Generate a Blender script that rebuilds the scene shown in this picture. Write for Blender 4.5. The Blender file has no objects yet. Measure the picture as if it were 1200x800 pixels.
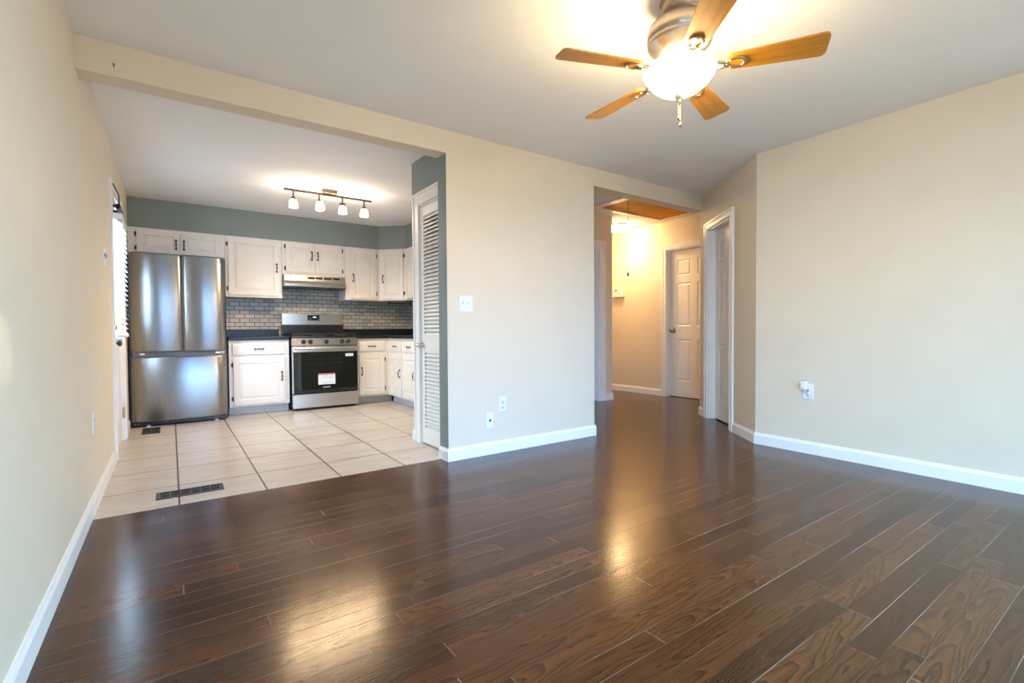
import bpy, math, random
from mathutils import Vector, Matrix
random.seed(7)
SC = bpy.context.scene
COL = SC.collection
PI = math.pi

# ------------------------------------------------------------------ camera
CH = 0.97265
R_ = Vector((0.817522, -0.57589737, 0.0))
D_ = Vector((0.57574225, 0.81730178, -0.02320905))
U_ = Vector((0.01336603, 0.01897391, 0.99973063))
roll = math.radians(0.3457)
rx = R_ * math.cos(roll) - U_ * math.sin(roll)
ry = R_ * math.sin(roll) + U_ * math.cos(roll)
cam = bpy.data.cameras.new('camera')
cam.sensor_width = 36.0
cam.lens = 567.9282 / 1200 * 36.0
cam.clip_start = 0.02
co = bpy.data.objects.new('camera', cam)
m = Matrix.Identity(4)
for i in range(3):
    m[i][0] = rx[i]; m[i][1] = ry[i]; m[i][2] = -D_[i]
m[0][3], m[1][3], m[2][3] = 0, 0, CH
co.matrix_world = m
COL.objects.link(co)
SC.camera = co

# ------------------------------------------------------------------ exposure, world, large lights
SC.view_settings.view_transform = 'Standard'
SC.view_settings.look = 'None'
SC.view_settings.gamma = 1.0
SC.view_settings.exposure = 0.0
try: SC.view_settings.use_curve_mapping = False
except Exception: pass
SC.cycles.use_denoising = True
SC.cycles.max_bounces = 10
SC.cycles.diffuse_bounces = 6
SC.cycles.glossy_bounces = 5
SC.cycles.sample_clamp_indirect = 6.0

W = bpy.data.worlds.new('sky'); SC.world = W
W.use_nodes = True
bg = W.node_tree.nodes['Background']
bg.inputs['Color'].default_value = (0.93, 1.0, 0.89, 1)
bg.inputs['Strength'].default_value = 1.75

def area(name, loc, aim, sx, sy, power, color, spread=180):
    l = bpy.data.lights.new(name, 'AREA')
    l.shape = 'RECTANGLE'; l.size = sx; l.size_y = sy
    l.energy = power; l.color = color
    l.spread = math.radians(spread)
    o = bpy.data.objects.new(name, l)
    o.location = loc
    o.rotation_euler = (Vector(aim) - Vector(loc)).to_track_quat('-Z', 'Y').to_euler()
    COL.objects.link(o)
    return o
# daylight through the big window behind the camera (bluish sky light, falling down into the room)
area('window_daylight', (1.7, -2.25, 1.55), (2.1, 3.2, -1.6), 2.9, 2.0, 98, (0.17, 0.48, 1.0), 75)
# daylight through the side window in the left wall, behind the camera
area('side_window_daylight', (-0.75, -1.1, 1.5), (4.0, 1.9, -1.2), 1.3, 1.5, 68, (0.155, 0.57, 1.0), 80)
# daylight through the window in the right wall, behind the camera
area('right_window_daylight', (4.5, -0.75, 1.5), (-0.4, 1.6, -1.2), 1.2, 1.4, 78, (0.14, 0.60, 1.0), 80)
# added warm fill lamps outside two windows, lifting the ceiling and upper walls
area('ceiling_fill', (1.7, -2.03, 0.62), (2.2, 1.8, 2.5), 2.6, 0.55, 14, (1.0, 0.86, 0.68), 140)
area('ceiling_fill', (4.3, -0.75, 0.85), (1.0, 1.2, 2.5), 1.1, 0.5, 5, (1.0, 0.86, 0.68), 140)
# a glint of sun from the right window on the left wall
gl_ = bpy.data.lights.new('sun_glint', 'SPOT'); gl_.energy = 260; gl_.color = (1.0, 0.88, 0.66); gl_.spot_size = math.radians(2.3); gl_.spot_blend = 0.5; gl_.shadow_soft_size = 0.005
go_ = bpy.data.objects.new('sun_glint', gl_); COL.objects.link(go_); go_.location = (4.02, -0.75, 1.6)
go_.rotation_euler = (Vector((-0.36, 1.79, 0.93)) - Vector((4.02, -0.75, 1.6))).to_track_quat('-Z', 'Y').to_euler()
# daylight entering by the glazed kitchen door
area('door_daylight', (-0.62, 5.2, 1.5), (1.8, 4.2, 0.9), 0.8, 1.2, 200, (0.56, 0.83, 1.0))

# ------------------------------------------------------------------ node helpers
def newmat(name):
    mt = bpy.data.materials.new(name); mt.use_nodes = True
    nt = mt.node_tree
    return mt, nt, nt.nodes['Principled BSDF']
def N(nt, t, **kw):
    n = nt.nodes.new(t)
    for k, v in kw.items(): setattr(n, k, v)
    return n
def L(nt, a, b): nt.links.new(a, b)
def math_(nt, op, a, b=None, c=None):
    n = N(nt, 'ShaderNodeMath', operation=op)
    for i, v in enumerate((a, b, c)):
        if v is None: continue
        if isinstance(v, (int, float)): n.inputs[i].default_value = v
        else: L(nt, v, n.inputs[i])
    return n.outputs[0]
def ramp(nt, fac, stops):
    n = N(nt, 'ShaderNodeValToRGB')
    e = n.color_ramp.elements
    while len(e) < len(stops): e.new(0.5)
    for i, (p, c) in enumerate(stops):
        e[i].position = p; e[i].color = (*c, 1)
    L(nt, fac, n.inputs[0])
    return n.outputs[0]
def mixc(nt, fac, a, b, mode='MIX'):
    n = N(nt, 'ShaderNodeMix', data_type='RGBA', blend_type=mode)
    if isinstance(fac, (int, float)): n.inputs[0].default_value = fac
    else: L(nt, fac, n.inputs[0])
    for i, v in ((6, a), (7, b)):
        if isinstance(v, tuple): n.inputs[i].default_value = (*v, 1)
        else: L(nt, v, n.inputs[i])
    return n.outputs[2]
def pos(nt):
    return N(nt, 'ShaderNodeNewGeometry').outputs['Position']
def noise(nt, vec, scale, detail=3, rough=0.55):
    n = N(nt, 'ShaderNodeTexNoise')
    n.inputs['Scale'].default_value = scale; n.inputs['Detail'].default_value = detail
    n.inputs['Roughness'].default_value = rough
    if vec is not None: L(nt, vec, n.inputs['Vector'])
    return n
def bump(nt, bs, h, strength, dist=0.01):
    b = N(nt, 'ShaderNodeBump'); b.inputs['Strength'].default_value = strength
    b.inputs['Distance'].default_value = dist
    L(nt, h, b.inputs['Height']); L(nt, b.outputs[0], bs.inputs['Normal'])
def simple(name, col, rough=0.5, metal=0.0, var=0.0, vscale=30, bmp=0.0, bscale=200, coat=0, emis=None, es=0):
    mt, nt, bs = newmat(name)
    bs.inputs['Roughness'].default_value = rough
    bs.inputs['Metallic'].default_value = metal
    if coat: bs.inputs['Coat Weight'].default_value = coat
    n = noise(nt, pos(nt), vscale)
    dk = tuple(c * (1 - var) for c in col); lt = tuple(min(1, c * (1 + var)) for c in col)
    L(nt, ramp(nt, n.outputs['Fac'], [(0.3, dk), (0.7, lt)]), bs.inputs['Base Color'])
    if bmp:
        n2 = noise(nt, pos(nt), bscale); bump(nt, bs, n2.outputs['Fac'], bmp, 0.002)
    if emis:
        bs.inputs['Emission Color'].default_value = (*emis, 1)
        bs.inputs['Emission Strength'].default_value = es
    return mt

M = {}
M['wall'] = simple('wall_tan_paint', (0.74, 0.655, 0.53), 0.6, var=0.02, vscale=3, bmp=0.12, bscale=260)
M['blue'] = simple('blue_grey_paint', (0.205, 0.247, 0.245), 0.55, var=0.03, vscale=3, bmp=0.1, bscale=260)
M['ceil'] = simple('ceiling_paint', (0.85, 0.88, 0.92), 0.8, var=0.02, vscale=2, bmp=0.15, bscale=180)
M['trim'] = simple('white_trim', (0.88, 0.87, 0.86), 0.35, var=0.02, vscale=8)
M['cab'] = simple('cabinet_white', (0.80, 0.77, 0.74), 0.35, var=0.03, vscale=6)
M['door'] = simple('door_white', (0.86, 0.83, 0.80), 0.4, var=0.02, vscale=8)
M['plastic'] = simple('white_plastic', (0.82, 0.83, 0.84), 0.35, var=0.02)
M['black'] = simple('black_enamel', (0.012, 0.012, 0.013), 0.25, var=0.2)
M['blackmatte'] = simple('black_iron', (0.02, 0.02, 0.02), 0.55, var=0.2)
M['bronze'] = simple('dark_bronze', (0.09, 0.07, 0.055), 0.4, metal=0.7, var=0.3, vscale=80)
M['nickel'] = simple('brushed_nickel', (0.46, 0.39, 0.31), 0.3, metal=1.0, var=0.08, vscale=60)
M['canopy'] = simple('brown_nickel', (0.30, 0.23, 0.17), 0.35, metal=0.8, var=0.1)
M['chrome'] = simple('chrome', (0.75, 0.75, 0.76), 0.12, metal=1.0, var=0.05)
M['brass'] = simple('aged_brass', (0.60, 0.45, 0.22), 0.3, metal=1.0, var=0.1)
M['slat'] = simple('blind_white', (0.85, 0.87, 0.92), 0.4, var=0.02)
M['dark'] = simple('dark_void', (0.03, 0.03, 0.03), 0.8, var=0.1)
M['vent'] = simple('vent_bronze', (0.045, 0.042, 0.038), 0.4, metal=0.4, var=0.2)
M['label'] = simple('paper_label', (0.80, 0.82, 0.82), 0.5, var=0.03)
M['labelred'] = simple('red_print', (0.70, 0.15, 0.15), 0.5, var=0.05)
M['labelteal'] = simple('teal_print', (0.35, 0.62, 0.58), 0.5, var=0.05)
M['labelgrey'] = simple('grey_print', (0.35, 0.36, 0.38), 0.5, var=0.05)
M['greymetal'] = simple('grey_gasket', (0.10, 0.11, 0.12), 0.45, var=0.1)
M['toe'] = simple('toe_kick_grey', (0.50, 0.53, 0.56), 0.5, var=0.04)
M['hatch'] = simple('hatch_plywood', (0.58, 0.235, 0.008), 0.55, var=0.12, vscale=6)
M['hatch'].node_tree.nodes['Principled BSDF'].inputs['Specular IOR Level'].default_value = 0.05
M['shade'] = simple('lit_glass_shade', (0.9, 0.85, 0.8), 0.3, emis=(1.0, 0.79, 0.58), es=62)
M['bowl'] = simple('lit_alabaster_bowl', (0.9, 0.85, 0.75), 0.25, var=0.05, vscale=14, emis=(1.0, 0.715, 0.36), es=108)
M['halllamp'] = simple('lit_hall_dome', (0.9, 0.85, 0.75), 0.3, emis=(1.0, 0.65, 0.30), es=76)
M['screen'] = simple('clock_digits', (0.2, 0.3, 0.4), 0.3, emis=(0.75, 0.85, 1.0), es=1.6)

def stainless(name, col, rough, axis=2):
    mt, nt, bs = newmat(name)
    bs.inputs['Metallic'].default_value = 1.0
    mp = N(nt, 'ShaderNodeMapping')
    sc = [260, 260, 260]; sc[axis] = 3
    mp.inputs['Scale'].default_value = sc
    L(nt, pos(nt), mp.inputs['Vector'])
    n = noise(nt, mp.outputs[0], 1.0, 2)
    L(nt, ramp(nt, n.outputs['Fac'], [(0.3, tuple(c*0.97 for c in col)), (0.7, col)]), bs.inputs['Base Color'])
    L(nt, math_(nt, 'MULTIPLY_ADD', n.outputs['Fac'], 0.03, rough - 0.015), bs.inputs['Roughness'])
    if axis == 2:
        tg = N(nt, 'ShaderNodeTangent', direction_type='RADIAL', axis='Z')
        L(nt, tg.outputs[0], bs.inputs['Tangent'])
        bs.inputs['Anisotropic'].default_value = 0.85
        bs.inputs['Anisotropic Rotation'].default_value = ANI
    return mt
ANI = 0.25
M['steel'] = stainless('fridge_stainless', (0.33, 0.34, 0.345), 0.28, 2)
M['steelh'] = stainless('range_stainless', (0.66, 0.62, 0.58), 0.26, 0)

# oak planks
def wood_floor():
    mt, nt, bs = newmat('dark_oak_planks')
    sp = N(nt, 'ShaderNodeSeparateXYZ'); L(nt, pos(nt), sp.inputs[0])
    x, y = sp.outputs[0], sp.outputs[1]
    w = 0.0815
    yr = math_(nt, 'DIVIDE', math_(nt, 'ADD', y, 5.0 + 0.012), w)
    row = math_(nt, 'FLOOR', yr); fy = math_(nt, 'FRACT', yr)
    wn = N(nt, 'ShaderNodeTexWhiteNoise', noise_dimensions='1D'); L(nt, row, wn.inputs['W'])
    r1 = wn.outputs['Value']
    ln = math_(nt, 'MULTIPLY_ADD', r1, 0.55, 0.65)
    xo = math_(nt, 'MULTIPLY', r1, 37.7)
    # irregular lengths: warp x a little per row
    xs = math_(nt, 'ADD', x, math_(nt, 'MULTIPLY', math_(nt, 'SINE', math_(nt, 'ADD', math_(nt, 'MULTIPLY', x, 3.1), math_(nt, 'MULTIPLY', r1, 40.0))), 0.14))
    xr = math_(nt, 'ADD', math_(nt, 'DIVIDE', math_(nt, 'ADD', xs, 9.0), ln), xo)
    colm = math_(nt, 'FLOOR', xr); fx = math_(nt, 'FRACT', xr)
    cv = N(nt, 'ShaderNodeCombineXYZ'); L(nt, row, cv.inputs[0]); L(nt, colm, cv.inputs[1])
    wn2 = N(nt, 'ShaderNodeTexWhiteNoise', noise_dimensions='3D'); L(nt, cv.outputs[0], wn2.inputs['Vector'])
    pid = wn2.outputs['Value']
    # cathedral grain: contour lines of a stretched noise
    gv = N(nt, 'ShaderNodeCombineXYZ')
    L(nt, math_(nt, 'MULTIPLY_ADD', x, 2.6, math_(nt, 'MULTIPLY', pid, 91.0)), gv.inputs[0])
    L(nt, math_(nt, 'MULTIPLY', y, 13.0), gv.inputs[1])
    L(nt, math_(nt, 'MULTIPLY', pid, 53.0), gv.inputs[2])
    n1 = noise(nt, gv.outputs[0], 1.0, 2, 0.5)
    off = math_(nt, 'MULTIPLY_ADD', wn2.outputs['Color'], 1.5, -1.25)
    yy = math_(nt, 'ADD', fy, off)
    par = math_(nt, 'MULTIPLY', math_(nt, 'MULTIPLY', yy, yy), 6.0)
    dirx = math_(nt, 'MULTIPLY', math_(nt, 'SUBTRACT', pid, 0.5), 14.0)
    fld = math_(nt, 'ADD', math_(nt, 'ADD', par, math_(nt, 'MULTIPLY', x, dirx)), math_(nt, 'MULTIPLY', n1.outputs['Fac'], 7.0))
    ring = math_(nt, 'FRACT', fld)
    ring = math_(nt, 'POWER', ring, 2.0)
    fv = N(nt, 'ShaderNodeCombineXYZ')
    L(nt, math_(nt, 'MULTIPLY', x, 8.0), fv.inputs[0]); L(nt, math_(nt, 'MULTIPLY', y, 130.0), fv.inputs[1]); L(nt, pid, fv.inputs[2])
    n2 = noise(nt, fv.outputs[0], 1.0, 3, 0.6)
    base = ramp(nt, pid, [(0.0, (0.058, 0.0190, 0.0060)), (0.3, (0.085, 0.0275, 0.0080)), (0.7, (0.114, 0.037, 0.0106)), (1.0, (0.138, 0.0455, 0.0130))])
    grain = math_(nt, 'MULTIPLY_ADD', ring, 0.52, math_(nt, 'MULTIPLY', n2.outputs['Fac'], 0.62))
    c1 = mixc(nt, math_(nt, 'MULTIPLY', grain, 1.05), base, mixc(nt, 0.86, base, (0.006, 0.003, 0.002)))
    # seams: dark joints, with pale stretches painted as glints on the plank edges
    ey = math_(nt, 'MINIMUM', fy, math_(nt, 'SUBTRACT', 1.0, fy))
    ex = math_(nt, 'MULTIPLY', math_(nt, 'MULTIPLY', math_(nt, 'MINIMUM', fx, math_(nt, 'SUBTRACT', 1.0, fx)), ln), 12.3)
    def edge(e, a, c_):
        mr = N(nt, 'ShaderNodeMapRange', interpolation_type='SMOOTHSTEP'); L(nt, e, mr.inputs[0])
        mr.inputs[1].default_value = a; mr.inputs[2].default_value = c_
        return mr.outputs[0]
    my = edge(ey, 0.003, 0.015); mx_ = edge(ex, 0.003, 0.016)
    seam = math_(nt, 'MINIMUM', my, mx_)
    srow = math_(nt, 'FLOOR', math_(nt, 'ADD', yr, 0.5))
    sv = N(nt, 'ShaderNodeCombineXYZ'); L(nt, math_(nt, 'MULTIPLY', srow, 7.31), sv.inputs[1]); L(nt, math_(nt, 'MULTIPLY', x, 1.1), sv.inputs[0])
    ns = noise(nt, sv.outputs[0], 1.0, 1)
    sc_y = ramp(nt, ns.outputs['Fac'], [(0.46, (0.010, 0.005, 0.003)), (0.66, (0.30, 0.235, 0.19))])
    sc_x = ramp(nt, pid, [(0.45, (0.014, 0.007, 0.004)), (0.6, (0.26, 0.20, 0.155))])
    c2 = mixc(nt, mx_, sc_x, c1)
    c2 = mixc(nt, my, sc_y, c2)
    L(nt, c2, bs.inputs['Base Color'])
    n3 = noise(nt, pos(nt), 2.6, 4)
    L(nt, math_(nt, 'ADD', math_(nt, 'MULTIPLY_ADD', n3.outputs['Fac'], 0.08, 0.12), math_(nt, 'MULTIPLY', grain, 0.07)), bs.inputs['Roughness'])
    bs.inputs['Specular IOR Level'].default_value = 0.34
    h = math_(nt, 'ADD', seam, math_(nt, 'MULTIPLY', grain, -0.07))
    wv = N(nt, 'ShaderNodeCombineXYZ'); L(nt, math_(nt, 'MULTIPLY', x, 2.0), wv.inputs[0]); L(nt, math_(nt, 'MULTIPLY', y, 14.0), wv.inputs[1])
    nb = noise(nt, wv.outputs[0], 1.0, 1)
    h = math_(nt, 'ADD', h, math_(nt, 'MULTIPLY', nb.outputs['Fac'], 0.5))
    bump(nt, bs, h, 0.22, 0.0013)
    return mt
M['floor'] = wood_floor()

def tile_floor():
    mt, nt, bs = newmat('kitchen_floor_tile')
    sp = N(nt, 'ShaderNodeSeparateXYZ'); L(nt, pos(nt), sp.inputs[0])
    sx, sy = 0.4475, 0.4775
    xr = math_(nt, 'DIVIDE', math_(nt, 'ADD', sp.outputs[0], sx*10 - 0.024), sx)
    yr = math_(nt, 'DIVIDE', math_(nt, 'ADD', sp.outputs[1], sy*10 - 3.722), sy)
    fx, fy = math_(nt, 'FRACT', xr), math_(nt, 'FRACT', yr)
    cv = N(nt, 'ShaderNodeCombineXYZ'); L(nt, math_(nt, 'FLOOR', xr), cv.inputs[0]); L(nt, math_(nt, 'FLOOR', yr), cv.inputs[1])
    wn = N(nt, 'ShaderNodeTexWhiteNoise', noise_dimensions='3D'); L(nt, cv.outputs[0], wn.inputs['Vector'])
    ex = math_(nt, 'MINIMUM', fx, math_(nt, 'SUBTRACT', 1.0, fx))
    ey = math_(nt, 'MINIMUM', fy, math_(nt, 'SUBTRACT', 1.0, fy))
    e = math_(nt, 'MINIMUM', ex, ey)
    mr = N(nt, 'ShaderNodeMapRange', interpolation_type='SMOOTHSTEP'); L(nt, e, mr.inputs[0])
    mr.inputs[1].default_value = 0.007; mr.inputs[2].default_value = 0.014
    vv = N(nt, 'ShaderNodeCombineXYZ')
    L(nt, math_(nt, 'MULTIPLY_ADD', sp.outputs[0], 2.2, math_(nt, 'MULTIPLY', wn.outputs['Value'], 31.0)), vv.inputs[0])
    L(nt, math_(nt, 'MULTIPLY', sp.outputs[1], 9.0), vv.inputs[1])
    n = noise(nt, vv.outputs[0], 1.3, 5, 0.62)
    n.inputs['Distortion'].default_value = 0.6
    c = ramp(nt, n.outputs['Fac'], [(0.25, (0.44, 0.37, 0.31)), (0.5, (0.56, 0.49, 0.425)), (0.75, (0.64, 0.58, 0.52))])
    c = mixc(nt, math_(nt, 'MULTIPLY', wn.outputs['Value'], 0.25), c, (0.50, 0.44, 0.39))
    L(nt, mixc(nt, mr.outputs[0], (0.045, 0.03, 0.022), c), bs.inputs['Base Color'])
    bs.inputs['Roughness'].default_value = 0.32
    bump(nt, bs, mr.outputs[0], 0.3, 0.002)
    return mt
M['tile'] = tile_floor()

def splash():
    mt, nt, bs = newmat('tumbled_marble_subway')
    tc = pos(nt)
    sp = N(nt, 'ShaderNodeSeparateXYZ'); L(nt, tc, sp.inputs[0])
    cv = N(nt, 'ShaderNodeCombineXYZ')
    L(nt, math_(nt, 'SUBTRACT', sp.outputs[0], sp.outputs[1]), cv.inputs[0]); L(nt, sp.outputs[2], cv.inputs[1])
    b = N(nt, 'ShaderNodeTexBrick')
    L(nt, cv.outputs[0], b.inputs['Vector'])
    b.inputs['Scale'].default_value = 1.0
    b.inputs['Brick Width'].default_value = 0.112; b.inputs['Row Height'].default_value = 0.052
    b.inputs['Mortar Size'].default_value = 0.0042; b.inputs['Mortar Smooth'].default_value = 0.2
    b.inputs['Bias'].default_value = 0.0
    b.inputs['Color1'].default_value = (0, 0, 0, 1); b.inputs['Color2'].default_value = (1, 1, 1, 1)
    b.inputs['Mortar'].default_value = (0.5, 0.5, 0.5, 1)
    big = noise(nt, tc, 2.2, 2)
    v = math_(nt, 'ADD', math_(nt, 'MULTIPLY', b.outputs['Color'], 0.55), math_(nt, 'MULTIPLY_ADD', big.outputs['Fac'], 1.1, -0.35))
    c = ramp(nt, v, [(0.05, (0.27, 0.29, 0.28)), (0.35, (0.42, 0.45, 0.43)), (0.55, (0.55, 0.53, 0.48)), (0.75, (0.62, 0.51, 0.40)), (1.0, (0.74, 0.66, 0.56))])
    fn = noise(nt, tc, 40, 4)
    c = mixc(nt, math_(nt, 'MULTIPLY', fn.outputs['Fac'], 0.35), c, (0.28, 0.27, 0.25))
    L(nt, mixc(nt, b.outputs['Fac'], c, (0.085, 0.075, 0.068)), bs.inputs['Base Color'])
    bs.inputs['Roughness'].default_value = 0.35
    bump(nt, bs, math_(nt, 'SUBTRACT', 1.0, b.outputs['Fac']), 0.5, 0.003)
    return mt
M['splash'] = splash()

def granite():
    mt, nt, bs = newmat('black_granite')
    n = noise(nt, pos(nt), 120, 3)
    L(nt, ramp(nt, n.outputs['Fac'], [(0.45, (0.006, 0.008, 0.010)), (0.62, (0.018, 0.026, 0.030)), (0.72, (0.06, 0.08, 0.09))]), bs.inputs['Base Color'])
    bs.inputs['Roughness'].default_value = 0.3
    bs.inputs['Specular IOR Level'].default_value = 0.3
    return mt
M['granite'] = granite()

def bladewood():
    mt, nt, bs = newmat('oak_fan_blade')
    tc = N(nt, 'ShaderNodeTexCoord')
    mp = N(nt, 'ShaderNodeMapping'); mp.inputs['Scale'].default_value = (3, 60, 60)
    L(nt, tc.outputs['Object'], mp.inputs['Vector'])
    n = noise(nt, mp.outputs[0], 1.0, 4, 0.6)
    L(nt, ramp(nt, n.outputs['Fac'], [(0.3, (0.42, 0.165, 0.010)), (0.7, (0.64, 0.285, 0.018))]), bs.inputs['Base Color'])
    bs.inputs['Roughness'].default_value = 0.35
    return mt
M['blade'] = bladewood()

def glass(name, tint, gl=0.12, rough=0.02):
    mt = bpy.data.materials.new(name); mt.use_nodes = True
    nt = mt.node_tree; nt.nodes.remove(nt.nodes['Principled BSDF'])
    out = nt.nodes['Material Output']
    t = N(nt, 'ShaderNodeBsdfTransparent'); t.inputs[0].default_value = (*tint, 1)
    g = N(nt, 'ShaderNodeBsdfGlossy'); g.inputs['Roughness'].default_value = rough
    mx = N(nt, 'ShaderNodeMixShader'); mx.inputs[0].default_value = gl
    L(nt, t.outputs[0], mx.inputs[1]); L(nt, g.outputs[0], mx.inputs[2]); L(nt, mx.outputs[0], out.inputs[0])
    return mt
M['glass'] = glass('clear_pane', (0.95, 0.97, 1.0), 0.06)
M['ovenglass'] = glass('oven_dark_glass', (0.22, 0.24, 0.26), 0.10)

# ------------------------------------------------------------------ mesh builder
class MB:
    def __init__(s): s.v = []; s.f = []; s.mi = []; s.sm = []; s.T = Matrix.Identity(4); s.m = 0
    def add(s, vs, fs, smooth=False):
        o = len(s.v)
        s.v += [tuple(s.T @ Vector(p)) for p in vs]
        for f in fs:
            s.f.append(tuple(i + o for i in f)); s.mi.append(s.m); s.sm.append(smooth)
        return s
    def box(s, x0, x1, y0, y1, z0, z1):
        x0, x1 = min(x0, x1), max(x0, x1); y0, y1 = min(y0, y1), max(y0, y1); z0, z1 = min(z0, z1), max(z0, z1)
        v = [(x0,y0,z0),(x1,y0,z0),(x1,y1,z0),(x0,y1,z0),(x0,y0,z1),(x1,y0,z1),(x1,y1,z1),(x0,y1,z1)]
        return s.add(v, [(0,3,2,1),(4,5,6,7),(0,1,5,4),(1,2,6,5),(2,3,7,6),(3,0,4,7)])
    def prism(s, poly, z0, z1):
        a = sum(poly[i][0]*poly[(i+1)%len(poly)][1]-poly[(i+1)%len(poly)][0]*poly[i][1] for i in range(len(poly)))
        if a < 0: poly = poly[::-1]
        n = len(poly)
        v = [(x,y,z0) for x,y in poly] + [(x,y,z1) for x,y in poly]
        f = [tuple(range(n-1,-1,-1)), tuple(range(n,2*n))] + [(i,(i+1)%n,n+(i+1)%n,n+i) for i in range(n)]
        return s.add(v, f)
    def loft(s, rings, cap=True, smooth=True, closed=True):
        n = len(rings[0]); v = [p for r in rings for p in r]; f = []
        for k in range(len(rings)-1):
            for i in range(n if closed else n-1):
                j = (i+1) % n
                f.append((k*n+i, k*n+j, (k+1)*n+j, (k+1)*n+i))
        s.add(v, f, smooth)
        if cap:
            s.add(rings[0], [tuple(range(n-1,-1,-1))]); s.add(rings[-1], [tuple(range(n))])
        return s
    def cyl(s, p0, p1, r0, r1=None, seg=20, smooth=True):
        r1 = r0 if r1 is None else r1
        p0, p1 = Vector(p0), Vector(p1); d = (p1-p0).normalized()
        a = d.orthogonal().normalized(); b = d.cross(a)
        R = [[tuple(p + (a*math.cos(2*PI*i/seg) + b*math.sin(2*PI*i/seg))*r) for i in range(seg)] for p, r in ((p0,r0),(p1,r1))]
        return s.loft(R, True, smooth)
    def lathe(s, prof, c=(0,0,0), seg=40, axis='z', capends=True):
        rings = []
        for r, h in prof:
            ring = []
            for i in range(seg):
                t = 2*PI*i/seg
                q = (r*math.cos(t), r*math.sin(t), h)
                if axis == 'y': q = (q[0], q[2], -q[1])
                if axis == 'x': q = (q[2], q[0], q[1])
                ring.append((q[0]+c[0], q[1]+c[1], q[2]+c[2]))
            rings.append(ring)
        return s.loft(rings, capends, True)
    def tube(s, pts, r, seg=8, closed=False, flat=1.0):
        pts = [Vector(p) for p in pts]; n = len(pts); rings = []
        for k, p in enumerate(pts):
            if closed: d = pts[(k+1)%n]-pts[k-1]
            else: d = pts[min(k+1,n-1)]-pts[max(k-1,0)]
            d.normalize()
            up = Vector((0,0,1)) if abs(d.z) < 0.9 else Vector((1,0,0))
            a = d.cross(up).normalized(); b = d.cross(a)
            rr = r[k] if isinstance(r, (list,tuple)) else r
            rings.append([tuple(p + a*math.cos(2*PI*i/seg)*rr + b*math.sin(2*PI*i/seg)*rr*flat) for i in range(seg)])
        if closed: rings.append(rings[0])
        return s.loft(rings, not closed, True)
    def ball(s, c, r, seg=14, sz=1.0):
        prof = [(max(1e-4, r*math.sin(PI*k/8)), -r*sz*math.cos(PI*k/8)) for k in range(9)]
        return s.lathe(prof, c, seg)
    def frustum(s, x0, x1, z0, z1, y0, inset, y1):
        "raised field facing -y: outer rect at y0, inner rect at y1"
        o = [(x0,y0,z0),(x1,y0,z0),(x1,y0,z1),(x0,y0,z1)]
        i = [(x0+inset,y1,z0+inset),(x1-inset,y1,z0+inset),(x1-inset,y1,z1-inset),(x0+inset,y1,z1-inset)]
        return s.add(o+i, [(0,1,5,4),(1,2,6,5),(2,3,7,6),(3,0,4,7),(4,5,6,7)])
    def build(s, name, mats, parent=None, loc=(0,0,0), rz=0, bevel=0.0, seg=2):
        me = bpy.data.meshes.new(name)
        me.from_pydata(s.v, [], s.f)
        if not isinstance(mats, (list, tuple)): mats = [mats]
        for mt in mats: me.materials.append(M[mt] if isinstance(mt, str) else mt)
        me.polygons.foreach_set('material_index', s.mi)
        me.polygons.foreach_set('use_smooth', s.sm)
        me.update()
        o = bpy.data.objects.new(name, me); COL.objects.link(o)
        o.location = loc; o.rotation_euler = (0,0,rz)
        if parent: o.parent = parent
        if bevel:
            b = o.modifiers.new('bevel', 'BEVEL'); b.width = bevel; b.segments = seg
            b.limit_method = 'ANGLE'; b.angle_limit = math.radians(40)
        return o
def tag(o, label=None, cat=None, group=None, kind=None):
    if label: o['label'] = label
    if cat: o['category'] = cat
    if group: o['group'] = group
    if kind: o['kind'] = kind
    return o
def thing(name, label, cat, loc=(0,0,0), rz=0, group=None, kind=None):
    o = bpy.data.objects.new(name, None); COL.objects.link(o)
    o.empty_display_size = 0.05
    o.location = loc; o.rotation_euler = (0,0,rz)
    return tag(o, label, cat, group, kind)
def struct(name, mb, mats, label, cat, bevel=0):
    return tag(mb.build(name, mats, bevel=bevel), label, cat, kind='structure')
def dup(root, loc, rz, label, group=None):
    r = root.copy(); COL.objects.link(r); r.location = loc; r.rotation_euler = (0,0,rz)
    r['label'] = label
    if group: r['group'] = group
    for ch in list(root.children):
        c = ch.copy(); COL.objects.link(c); c.parent = r
        for g in list(ch.children):
            d = g.copy(); COL.objects.link(d); d.parent = c
    return r

# ------------------------------------------------------------------ key dimensions
XL, YB, YT, ZC = -0.36, 3.203, 3.337, 2.44
ZB, ZH = 2.275, 2.285
XP, XQ = 1.674, 3.18
XR = 4.046
XW, YPW = 1.763, 4.022          # pantry wall face and far corner
YK, XK = 7.0, 3.03              # kitchen back wall and right wall
A2 = Vector((4.046, 2.163)); DIR = (Vector((4.865, 3.203)) - A2).normalized()
NRM = Vector((-DIR.y, DIR.x))   # towards the room
def AP(u, off=0): p = A2 + DIR*u + NRM*off; return (p.x, p.y)
XH, YD, XD = 5.87, 4.70, 5.012
ZHC = 2.53
YREAR = -1.9
YTILE = 3.30

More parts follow.
